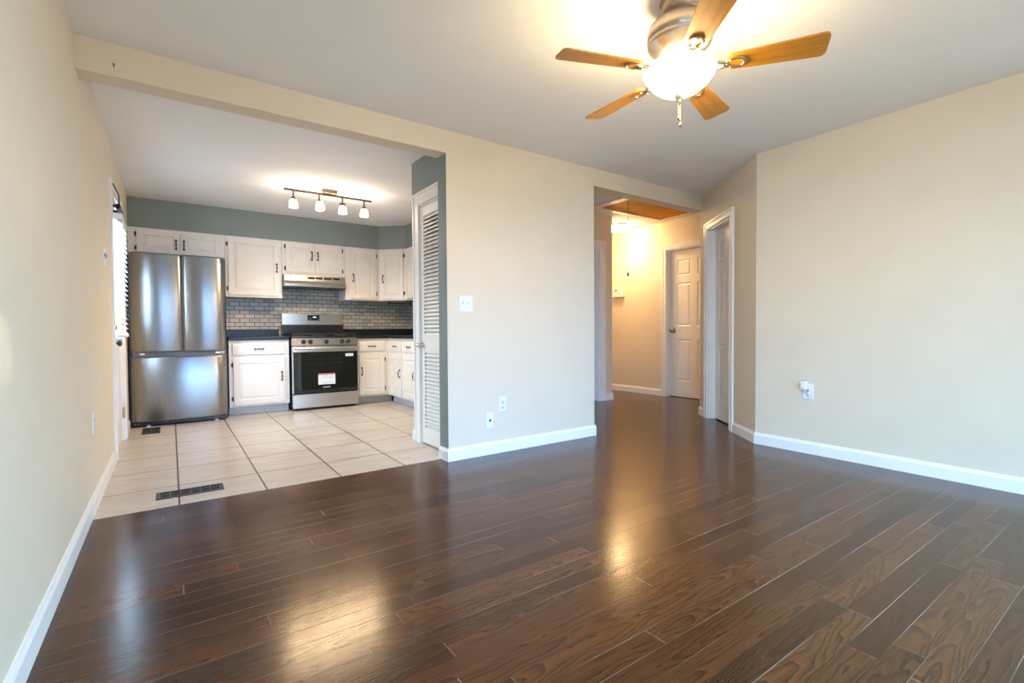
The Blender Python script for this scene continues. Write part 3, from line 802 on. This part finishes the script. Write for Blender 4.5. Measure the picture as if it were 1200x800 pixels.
# base cabinets
BY, BT = 6.40, 0.874
bd = YK-0.012-BY
cabinet('base_cabinet', 'white base cabinet between refrigerator and range', (0.540, BY, 0), 0, 1.178-0.540, 0.002, BT, bd,
        [(0.042, 0.585, 0.125, 0.665, 'l', 0.44, 'bronze')], [(0.036, 0.585, 0.705, 0.835)], True)
cabinet('base_cabinet.001', 'white base cabinet right of the range', (2.0, BY, 0), 0, 0.43, 0.002, BT, bd,
        [(0.03, 0.375, 0.125, 0.665, 'r', 0.44, 'bronze')], [(0.03, 0.375, 0.705, 0.835)], True)
cabinet('base_cabinet.002', 'white two door base cabinet on the side run under the dark counter', (2.43, BY-e, 0), -PI/2, 1.25, 0.002, BT, XK-0.012-2.43,
        [(0.10, 0.49, 0.125, 0.665, 'l', 0.42, 'bronze'), (0.56, 0.95, 0.125, 0.665, 'l', 0.42, 'bronze')], [(0.10, 0.49, 0.705, 0.835), (0.56, 0.95, 0.705, 0.835)], True)
# counters
d = thing('countertop', 'black stone countertop left of the range', 'countertop', (0.86, 6.7, 0.875))
b = MB(); b.box(0.536-0.86, 1.182-0.86, BY-0.03-6.7, YK-0.012-6.7, 0, 0.036); b.build('slab', 'granite', d, bevel=0.004)
b = MB(); b.box(0.536-0.86, 1.165-0.86, YK-0.032-6.7, YK-0.012-6.7, 0.036, 0.13); b.build('upstand', 'granite', d, bevel=0.003)
d = thing('countertop', 'black stone corner countertop right of the range', 'countertop', (2.4, 6.5, 0.875))
b = MB(); b.prism([(1.997-2.4, BY-0.03-6.5), (2.40-2.4, BY-0.03-6.5), (2.40-2.4, 5.15-6.5), (XK-0.012-2.4, 5.15-6.5), (XK-0.012-2.4, YK-0.012-6.5), (1.997-2.4, YK-0.012-6.5)], 0, 0.036); b.build('slab', 'granite', d, bevel=0.004)
b = MB(); b.box(1.997-2.4, XK-0.012-2.4, YK-0.032-6.5, YK-0.012-6.5, 0.036, 0.13); b.box(XK-0.032-2.4, XK-0.012-2.4, 5.15-6.5, YK-0.032-6.5, 0.036, 0.13); b.build('upstand', 'granite', d, bevel=0.003)

# ------------------------------------------------------------------ range
RX0, RX1, RY = 1.193, 1.988, 6.295
rc = (RX0+RX1)/2; rw = RX1-RX0; hw = rw/2
d = thing('gas_range', 'stainless steel gas range with black oven door', 'range', (rc, RY, 0))
b = MB(); b.box(-hw+0.004, hw-0.004, 0.03, 0.66, 0.04, 0.895); b.build('body', 'black', d, bevel=0.003)
b = MB(); b.box(-hw, hw, 0.0, 0.03, 0.035, 0.205); dw = b.build('storage_drawer', 'steelh', d, bevel=0.006)
b = MB(); b.box(-hw+0.03, hw-0.03, 0.06, 0.6, 0.003, 0.04); b.build('base_frame', 'black', d)
# oven door: dark frame, glass, inner cavity with racks
b = MB()
b.box(-hw, hw, -0.012, 0.03, 0.72, 0.79)
od = b.build('oven_door', 'steelh', d, bevel=0.004)
for xx in (-hw, hw-0.012):
    b = MB(); b.box(xx, xx+0.012, -0.008, 0.03, 0.215, 0.72); b.build('door_edge', 'steelh', od, bevel=0.002)
b = MB(); b.box(-hw+0.012, hw-0.012, -0.004, 0.029, 0.215, 0.72)
b.build('door_panel', 'black', od)
b = MB(); b.box(-hw+0.012, hw-0.012, -0.008, -0.005, 0.215, 0.72); gl = b.build('door_glass', 'ovenglass', od)
b = MB()
for z in (0.58, 0.63): b.tube([(-0.25, -0.0045, z), (0.2, -0.0045, z)], 0.0016, 5)
for x in (-0.05, 0.17): b.tube([(x, -0.0045, 0.49), (x, -0.0045, 0.71)], 0.0014, 5)
b.build('oven_rack', 'labelgrey', od)
b = MB(); b.tube([(-hw+0.03, -0.05, 0.762), (hw-0.03, -0.05, 0.762)], 0.013, 14)
for x in (-hw+0.05, hw-0.05): b.box(x-0.012, x+0.012, -0.05, -0.01, 0.752, 0.772)
b.build('oven_handle', 'steelh', od, bevel=0.002)
cx = 1.588-rc
b = MB(); b.box(cx-0.1, cx+0.105, -0.0095, -0.0082, 0.312, 0.448); st_ = b.build('paper_label', 'label', od)
st_['label'] = 'white paper sticker with red top band'
b = MB(); b.box(cx-0.1, cx+0.105, -0.0099, -0.0093, 0.43, 0.448); b.build('label_print', 'labelred', st_)
for k, z in enumerate((0.408, 0.385, 0.330)):
    b = MB(); b.box(cx-0.06, cx+0.09, -0.0099, -0.0093, z, z+0.008); b.build('label_print', 'labelteal', st_)
for z in (0.40, 0.345):
    b = MB(); b.ball((cx-0.08, -0.0095, z), 0.006, 8); b.build('label_print', 'labelgrey', st_)
b = MB()
b.box(cx-0.045, cx+0.047, -0.0099, -0.0082, 0.272, 0.284)
b.build('name_badge', 'labelgrey', od)
b = MB(); b.box(hw-0.165, hw-0.065, -0.0095, -0.0082, 0.655, 0.69); s2 = b.build('rating_sticker', 'label', od)
b = MB()
for k in range(6): b.box(hw-0.155+k*0.014, hw-0.148+k*0.014, -0.0099, -0.0093, 0.665+(k%2)*0.006, 0.678)
b.build('label_print', 'labelgrey', s2)
# control panel and knobs
b = MB(); v = [(-hw,0.0,0.80),(hw,0.0,0.80),(hw,0.02,0.895),(-hw,0.02,0.895),(-hw,0.05,0.80),(hw,0.05,0.80),(hw,0.05,0.895),(-hw,0.05,0.895)]
b.add(v, [(0,1,2,3),(5,4,7,6),(3,2,6,7),(4,5,1,0),(1,5,6,2),(4,0,3,7)])
cp = b.build('control_panel', 'steelh', d, bevel=0.003)
for x in (1.327, 1.406, 1.595, 1.787, 1.862):
    b = MB(); b.lathe([(0.001,0.012),(0.027,0.012),(0.026,-0.004),(0.021,-0.008),(0.020,-0.026),(0.017,-0.03),(0.001,-0.03)], (x-rc, 0, 0.847), 22, 'y')
    b.box(x-rc-0.003, x-rc+0.003, -0.033, -0.02, 0.832, 0.864)
    b.build('knob', 'black', cp)
b = MB(); b.box(-hw, hw, 0.005, 0.62, 0.895, 0.914); b.build('cooktop', 'black', d, bevel=0.004)
for (gx0_, gx1_) in ((-hw+0.02, -0.14), (-0.13, 0.13), (0.14, hw-0.02)):
    b = MB(); h = 0.948
    for y in (0.04, 0.31, 0.58): b.box(gx0_, gx1_, y-0.006, y+0.006, h-0.014, h)
    for x in (gx0_+0.006, (gx0_+gx1_)/2, gx1_-0.006): b.box(x-0.006, x+0.006, 0.04, 0.58, h-0.014, h)
    for y in (0.04, 0.58):
        for x in (gx0_+0.006, gx1_-0.006): b.box(x-0.007, x+0.007, y-0.007, y+0.007, 0.914, h-0.01)
    b.build('burner_grate', 'blackmatte', d)
for (x, y) in ((-0.26, 0.17), (-0.26, 0.45), (0, 0.31), (0.26, 0.17), (0.26, 0.45)):
    b = MB(); b.lathe([(0.05,0.914),(0.048,0.922),(0.034,0.924),(0.034,0.931),(0.001,0.932)], (x, y, 0), 22); b.build('burner', 'blackmatte', d)
b = MB(); b.box(-hw+0.002, hw-0.008, 0.645, 0.69, 1.055, 1.22); bg_ = b.build('backguard', 'steelh', d, bevel=0.01)
b = MB(); b.box(-hw+0.004, hw-0.01, 0.62, 0.695, 0.80, 1.056); b.build('vent_riser', 'black', d)
b = MB(); b.box(1.517-rc, 1.67-rc, 0.642, 0.646, 1.12, 1.195); ds = b.build('display', 'black', bg_, bevel=0.001)
b = MB()
for k in range(4): b.box(1.585-rc+k*0.011, 1.592-rc+k*0.011, 0.640, 0.6425, 1.158, 1.174)
b.build('clock_digits', 'screen', ds)
for x in (1.54, 1.558, 1.648):
    for z in (1.135, 1.152):
        b = MB(); b.box(x-rc-0.003, x-rc+0.003, 0.6405, 0.6425, z-0.003, z+0.003); b.build('touch_key', 'labelgrey', ds)

# ------------------------------------------------------------------ range hood
d = thing('range_hood', 'slim stainless range hood under the short wall cabinet', 'range hood', (1.545, 6.76, 1.53))
hx = 0.374
yf = 6.545-6.76; yb = YK-0.012-6.76
b = MB()
prof = [(yf, 0.012), (yf-0.004, 0.045), (yf+0.012, 0.062), (yf+0.03, 0.085), (yf+0.034, 0.155), (yf+0.05, 0.162), (yb, 0.162), (yb, 0.012)]
m_ = len(prof)
v = [(-hx, y, z) for y, z in prof] + [(hx, y, z) for y, z in prof]
b.add(v, [tuple(range(m_)), tuple(range(2*m_-1, m_-1, -1))] + [(i, m_+i, m_+(i+1)%m_, (i+1)%m_) for i in range(m_)])
hs = b.build('canopy', 'steelh', d, bevel=0.002)
b = MB(); b.box(-hx, hx, yf+0.004, yb, 0.0, 0.012); b.build('underside_filter', 'black', d)
for (x0, x1) in ((-0.10, -0.012), (0.0, 0.085), (0.1, 0.2)):
    b = MB(); b.box(x0, x1, yf+0.027, yf+0.04, 0.115, 0.142); b.build('vent_slot', 'blackmatte', hs)
b = MB(); b.box(0.215, 0.30, yf+0.0275, yf+0.04, 0.118, 0.14); b.build('switch_panel', 'black', hs)

# towel bar under the right wall cabinets
d = thing('paper_towel_bar', 'small dark bar holder under the right wall cabinets', 'towel bar', (2.70, 6.62, 1.37))
b = MB(); b.cyl((-0.16, 0, -0.005), (0.17, 0, -0.005), 0.008, seg=10); b.build('bar', 'bronze', d)
for x in (-0.16, 0.165):
    b = MB(); b.box(x-0.006, x+0.006, -0.015, 0.015, -0.018, 0.0275); b.build('bracket', 'bronze', d)

# ------------------------------------------------------------------ track light
d = thing('track_light', 'bronze four head track light on the kitchen ceiling', 'ceiling light', (1.385, 5.245, ZC))
b = MB()
prof = [(0.078,0),(0.078,-0.008),(0.070,-0.034),(0.066,-0.040),(0.001,-0.041)]
b.lathe(prof, (0,0,0), 32); o = b.build('canopy', 'canopy', d); o.scale = (1.0, 0.72, 1)
b = MB(); b.cyl((-0.43, 0, -0.052), (0.43, 0, -0.052), 0.011, seg=14); b.ball((-0.43,0,-0.052),0.0125,10); b.ball((0.43,0,-0.052),0.0125,10); b.cyl((0,0,-0.035),(0,0,-0.052),0.012,seg=12); b.build('track_bar', 'bronze', d)
for k, hx_ in enumerate((-0.355, -0.108, 0.128, 0.357)):
    tl = (0.0, 0.0) if k != 1 else (0.0, -0.42)
    b = MB(); b.cyl((hx_, 0, -0.06), (hx_, 0, -0.118), 0.008, seg=10); b.ball((hx_,0,-0.055),0.013,10)
    if k == 2: b.tube([(hx_-0.035,0,-0.13),(hx_-0.03,0,-0.12),(hx_,0,-0.113),(hx_+0.03,0,-0.12),(hx_+0.035,0,-0.13)], 0.005, 8)
    R = Matrix.Translation((hx_, 0, -0.115)) @ Matrix.Rotation(tl[1], 4, 'X')
    b.T = R
    b.lathe([(0.006,0.004),(0.014,-0.004),(0.024,-0.022),(0.026,-0.034),(0.001,-0.035)], (0,0,0), 20)
    b.T = Matrix.Identity(4)
    hd = b.build('lamp_head', 'bronze', d)
    b = MB(); b.T = R
    b.lathe([(0.020,-0.030),(0.032,-0.043),(0.038,-0.070),(0.043,-0.108),(0.039,-0.106),(0.028,-0.10),(0.001,-0.095)], (0,0,0), 24)
    b.build('glass_shade', 'shade', hd)
    sl = bpy.data.lights.new('track_bulb', 'SPOT'); sl.energy = 29; sl.color = (1.0, 0.68, 0.36); sl.spot_size = math.radians(165); sl.spot_blend = 0.6; sl.shadow_soft_size = 0.11
    so = bpy.data.objects.new('track_bulb', sl); COL.objects.link(so); so.location = (1.385+hx_, 5.245+math.sin(tl[1])*0.12, ZC-0.245)

# ------------------------------------------------------------------ ceiling fan
fx, fy = 1.889, 1.364
d = thing('ceiling_fan', 'five blade oak and nickel ceiling fan with lit glass bowl', 'ceiling fan', (fx, fy, ZC))
zb_ = 2.130-ZC
b = MB(); b.lathe([(0.082,0),(0.085,-0.010),(0.079,-0.022),(0.080,-0.045),(0.066,-0.060),(0.05,-0.066),(0.001,-0.066)], (0,0,0), 40); b.build('canopy', 'canopy', d)
b = MB(); b.lathe([(0.06,-0.06),(0.078,-0.075),(0.11,-0.090),(0.132,-0.114),(0.141,-0.145),(0.142,-0.172),(0.136,-0.178),(0.140,-0.186),(0.132,-0.204),(0.114,-0.222),(0.112,-0.230),(0.092,-0.250),(0.073,-0.28),(0.07,-0.30),(0.001,-0.30)], (0,0,0), 48); b.build('motor_housing', 'nickel', d)
b = MB(); b.lathe([(0.06,-0.285),(0.065,-0.295),(0.085,-0.302),(0.10,-0.308),(0.001,-0.309)], (0,0,0), 40); b.build('light_fitter', 'nickel', d)
b = MB(); b.lathe([(0.10,-0.300),(0.133,-0.297),(0.152,-0.303),(0.157,-0.312),(0.151,-0.327),(0.140,-0.344),(0.120,-0.370),(0.090,-0.394),(0.05,-0.407),(0.001,-0.410)], (0,0,0), 56); b.build('glass_bowl', 'bowl', d)
b = MB(); b.lathe([(0.022,-0.404),(0.026,-0.414),(0.016,-0.434),(0.010,-0.442),(0.012,-0.450),(0.005,-0.458),(0.001,-0.460)], (0,0,0), 24); b.build('finial', 'nickel', d)
for (px_, ln) in ((-0.006, 0.05), (0.007, 0.075)):
    b = MB()
    n = int(ln/0.006)
    for k in range(n): b.ball((px_, 0, -0.458-k*0.006), 0.0024, 6)
    c = b.build('pull_chain', 'brass', d)
    b = MB(); b.lathe([(0.001,0),(0.004,-0.004),(0.007,-0.014),(0.0065,-0.02),(0.001,-0.023)], (px_, 0, -0.458-ln), 12); b.build('chain_fob', 'bronze', c)
sl = bpy.data.lights.new('fan_bulb', 'SPOT'); sl.energy = 14; sl.color = (1.0, 0.68, 0.40); sl.spot_size = math.radians(180); sl.spot_blend = 0.25; sl.shadow_soft_size = 0.09
so = bpy.data.objects.new('fan_bulb', sl); COL.objects.link(so); so.location = (fx, fy, ZC-0.52)
def blade_mb():
    b = MB(); r0, r1 = 0.195, 0.574; n = 16; top = []; t = 0.0045
    def hwid(r):
        u = (r-r0)/(r1-r0)
        h = 0.046 + 0.021*u
        e_ = r1-r
        if e_ < 0.025: h -= 0.025*(1-math.sqrt(max(0, 1-((0.025-e_)/0.025)**2)))
        e_ = r-r0
        if e_ < 0.02: h -= 0.02*(1-math.sqrt(max(0, 1-((0.02-e_)/0.02)**2)))
        return h
    rs = [r0, r0+0.004, r0+0.012, r0+0.02] + [r0+0.02+(r1-r0-0.045)*k/8 for k in range(1,9)] + [r1-0.018, r1-0.01, r1-0.004, r1]
    up = [(r, hwid(r)) for r in rs]; poly = up + [(r, -h) for r, h in up[::-1]]
    b.prism(poly, -t, t)
    return b
pitch = math.radians(12)
bl_mesh = None
for k in range(5):
    a = -0.98357 + k*2*PI/5
    Mr = Matrix.Rotation(a, 4, 'Z') @ Matrix.Rotation(-pitch, 4, 'X')
    o = blade_mb().build('fan_blade', 'blade', d, bevel=0.002)
    o.matrix_local = Matrix.Translation((0,0,zb_)) @ Mr
    b = MB()
    ring = [(0.225+0.042*math.cos(t_), 0.026*math.sin(t_)*(1+0.3*math.cos(t_)), -0.009) for t_ in [2*PI*i/20 for i in range(20)]]
    b.tube(ring, 0.006, 8, closed=True, flat=0.7)
    b.tube([(0.115, -0.028, 0.004), (0.15, -0.020, -0.004), (0.185, -0.012, -0.009)], 0.008, 8)
    b.tube([(0.115, 0.028, 0.004), (0.15, 0.020, -0.004), (0.185, 0.012, -0.009)], 0.008, 8)
    for q in ((0.262,0),(0.21,0.022),(0.21,-0.022)): b.ball((q[0], q[1], -0.012), 0.005, 8)
    b.build('blade_arm', 'nickel', o)

# ------------------------------------------------------------------ hall light, hatch, cord, thermostat
lx, ly = 5.50, 5.02
d = thing('hall_ceiling_light', 'round lit flush dome light on the hall ceiling', 'ceiling light', (lx, ly, ZHC))
b = MB(); b.lathe([(0.165,0),(0.165,-0.018),(0.15,-0.022),(0.001,-0.022)], (0,0,0), 40); b.build('base_plate', 'nickel', d)
b = MB(); b.lathe([(0.158,-0.018),(0.158,-0.05),(0.145,-0.075),(0.11,-0.092),(0.06,-0.101),(0.001,-0.104)], (0,0,0), 40); b.build('glass_dome', 'halllamp', d)

sl = bpy.data.lights.new('hall_bulb', 'SPOT'); sl.energy = 60; sl.color = (1.0, 0.64, 0.30); sl.spot_size = math.radians(140); sl.spot_blend = 0.5; sl.shadow_soft_size = 0.12
so = bpy.data.objects.new('hall_bulb', sl); COL.objects.link(so); so.location = (lx, ly, ZHC-0.12)
d = thing('attic_hatch', 'orange brown plywood attic hatch in the hall ceiling with white trim', 'hatch', ((hx0+hx1)/2, (hy0+hy1)/2, ZHC))
cx, cy = (hx1-hx0)/2, (hy1-hy0)/2
b = MB(); b.box(-cx, cx, -cy, cy, 0.001, 0.02); b.build('hatch_panel', 'hatch', d)
b = MB(); tw = 0.11
b.box(-cx-tw, -cx, -cy, cy+0.06, -0.014, -0.0005); b.box(cx, cx+0.05, -cy, cy+0.06, -0.014, -0.0005)
b.box(-cx, cx, cy, cy+0.06, -0.014, -0.0005); b.box(-cx-tw, cx+0.05, -cy-0.02, -cy, -0.003, -0.0005)
b.build('hatch_trim', 'trim', d, bevel=0.003)
d = thing('pull_cord', 'thin dark cord with small knob hanging from the attic hatch', 'cord', (4.60, 4.05, ZHC+0.004))
b = MB(); b.cyl((0,0,0), (0,0,-0.86), 0.0028, seg=6); b.build('cord', 'bronze', d)
b = MB(); b.ball((0,0,-0.45), 0.006, 8); b.build('knot', 'bronze', d)
b = MB(); b.lathe([(0.003,-0.86),(0.010,-0.868),(0.013,-0.895),(0.009,-0.908),(0.001,-0.91)], (0,0,0), 14); b.build('cord_knob', 'blackmatte', d)
d = thing('thermostat', 'white thermostat with small display on the lit hall wall', 'thermostat', (XH, 5.36, 1.56), -PI/2)
b = MB(); b.box(-0.11, 0.11, -0.03, 0, -0.055, 0.075); b.build('body', 'plastic', d, bevel=0.006)
b = MB(); b.box(-0.07, 0.0, -0.032, -0.029, 0.02, 0.052); b.build('display', 'labelgrey', d)
b = MB(); b.box(0.03, 0.05, -0.035, -0.029, -0.03, -0.01); b.build('button', 'labelgrey', d)
b = MB(); b.box(-0.12, 0.12, -0.05, 0, -0.072, -0.058); b.build('ledge', 'wall', d, bevel=0.002)

# ------------------------------------------------------------------ switches and outlets
def plate(w, h): 
    b = MB(); b.box(-w/2, w/2, -0.006, 0, -h/2, h/2); return b
def switch(label, loc, rz, n, w, h):
    d = thing('light_switch', label, 'light switch', loc, rz)
    plate(w, h).build('cover_plate', 'plastic', d, bevel=0.003)
    for k in range(n):
        x = (k-(n-1)/2)*0.046
        b = MB(); b.box(x-0.005, x+0.005, -0.014, -0.005, -0.002, 0.016); b.box(x-0.008, x+0.008, -0.0068, -0.005, -0.02, 0.02); b.build('toggle', 'labelgrey' if n == 3 else 'plastic', d)
        for zz in (-h/2+0.02, h/2-0.02):
            b = MB(); b.cyl((x, -0.0068, zz), (x, -0.004, zz), 0.003, seg=8); b.build('screw', 'chrome', d)
    return d
def outlet(label, loc, rz, w=0.072, h=0.118, kind='duplex'):
    d = thing('wall_outlet', label, 'outlet', loc, rz)
    plate(w, h).build('cover_plate', 'plastic', d, bevel=0.003)
    if kind == 'duplex':
        for zz in (-0.02, 0.02):
            b = MB(); b.lathe([(0.016,0.002),(0.016,-0.0025),(0.001,-0.0025)], (0, -0.0055, zz), 20, 'y'); r = b.build('receptacle', 'plastic', d)
            b = MB()
            for x in (-0.006, 0.006): b.box(x-0.0012, x+0.0012, -0.0086, -0.0078, zz-0.001, zz+0.008)
            b.cyl((0, -0.0086, zz-0.008), (0, -0.0078, zz-0.008), 0.0024, seg=8)
            b.build('slot', 'dark', r)
    elif kind == 'jack':
        b = MB(); b.lathe([(0.009,0.002),(0.009,-0.004),(0.005,-0.005),(0.005,-0.012),(0.001,-0.012)], (0.003, -0.0055, 0), 14, 'y'); b.build('cable_jack', 'bronze', d)
    b = MB(); b.cyl((0, -0.0068, 0), (0, -0.004, 0), 0.003, seg=8)
    if kind != 'jack': b.build('screw', 'chrome', d)
    return d
switch('white double light switch on the partition wall', (1.829, YB, 1.175), 0, 2, 0.118, 0.118)
switch('white triple light switch on the left wall beside the outside door', (XL, 4.29, 1.49), PI/2, 3, 0.165, 0.118)
outlet('white cable jack plate low on the partition wall, nearer the kitchen', (2.034, YB, 0.267), 0, 0.07, 0.122, 'jack')
outlet('white duplex outlet on the partition wall, above and right of the cable jack', (2.156, YB, 0.383), 0, 0.072, 0.118)
outlet('white outlet low on the long left wall', (XL, 3.50, 0.475), PI/2, 0.078, 0.122)
outlet('white outlet on the right wall with a device plugged in', (XR, 1.745, 0.483), -PI/2, 0.078, 0.120)
d = thing('plug_in_device', 'white plug-in night light in the right wall outlet', 'night light', (XR, 1.766, 0.53), -PI/2)
b = MB(); b.box(-0.022, 0.024, -0.048, -0.0085, -0.035, 0.035); b.build('body', 'plastic', d, bevel=0.008)
b = MB(); b.cyl((-0.004,-0.050,-0.02),(-0.004,-0.046,-0.02),0.005,seg=12); b.build('sensor', 'labelgrey', d)
b = MB(); b.box(-0.016, 0.016, -0.04, -0.014, 0.035, 0.039); b.build('top_vent', 'labelgrey', d)

# ------------------------------------------------------------------ floor vents
def vent(label, x0, x1, y0, y1, along):
    cx, cy = (x0+x1)/2, (y0+y1)/2; hx, hy = (x1-x0)/2, (y1-y0)/2
    d = thing('floor_vent', label, 'floor vent', (cx, cy, 0.0012))
    b = MB(); t = 0.018
    b.box(-hx, hx, -hy, -hy+t, 0, 0.006); b.box(-hx, hx, hy-t, hy, 0, 0.006); b.box(-hx, -hx+t, -hy+t, hy-t, 0, 0.006); b.box(hx-t, hx, -hy+t, hy-t, 0, 0.006)
    b.build('frame', 'vent', d, bevel=0.002)
    b = MB(); b.box(-hx+t, hx-t, -hy+t, hy-t, 0, 0.001); b.build('duct', 'dark', d)
    b = MB(); n = 6
    for k in range(n+1):
        if along == 'x':
            x = -hx+t + (2*hx-2*t)*k/n; b.box(x-0.004, x+0.004, -hy+t, hy-t, 0.001, 0.0055)
            if k < n:
                xx = x + (hx-t)/n; b.tube([(xx+0.014*math.cos(q), 0.022*math.sin(q), 0.0035) for q in [2*PI*i/10 for i in range(10)]], 0.0028, 6, closed=True)
        else:
            y = -hy+t + (2*hy-2*t)*k/n; b.box(-hx+t, hx-t, y-0.004, y+0.004, 0.001, 0.0055)
            if k < n:
                yy = y + (hy-t)/n; b.tube([(0.022*math.cos(q), yy+0.014*math.sin(q), 0.0035) for q in [2*PI*i/10 for i in range(10)]], 0.0028, 6, closed=True)
    if along == 'x': b.box(-hx+t, hx-t, -0.003, 0.003, 0.001, 0.0055)
    else: b.box(-0.003, 0.003, -hy+t, hy-t, 0.001, 0.0055)
    b.build('grille', 'vent', d)
vent('dark metal floor vent in the tiles near the wood floor edge', -0.088, 0.255, 3.46, 3.598, 'x')
vent('dark metal floor vent in front of the refrigerator', -0.243, -0.10, 5.77, 6.12, 'y')

# small nail in the beam
d = thing('wall_nail', 'tiny nail left in the tan ceiling beam', 'nail', (-0.21, YB, 2.325))
b = MB(); b.cyl((0,0.0,0),(0,-0.02,0.004),0.0025,seg=8); b.build('shank', 'bronze', d)
b = MB(); b.cyl((0,-0.02,0.004),(0,-0.022,0.004),0.004,seg=10); b.build('head', 'bronze', d)

# ------------------------------------------------------------------ groups of look-alikes
for o in bpy.data.objects:
    if o.parent is None and 'category' in o and o.get('kind') != 'structure':
        n = o.name.split('.')[0]
        g = {'upper_cabinet': 'white wall cabinets', 'base_cabinet': 'white base cabinets', 'countertop': 'black stone countertops',
             'wall_outlet': 'white wall outlets', 'light_switch': 'white light switches', 'floor_vent': 'dark floor vents'}.get(n)
        if g: o['group'] = g
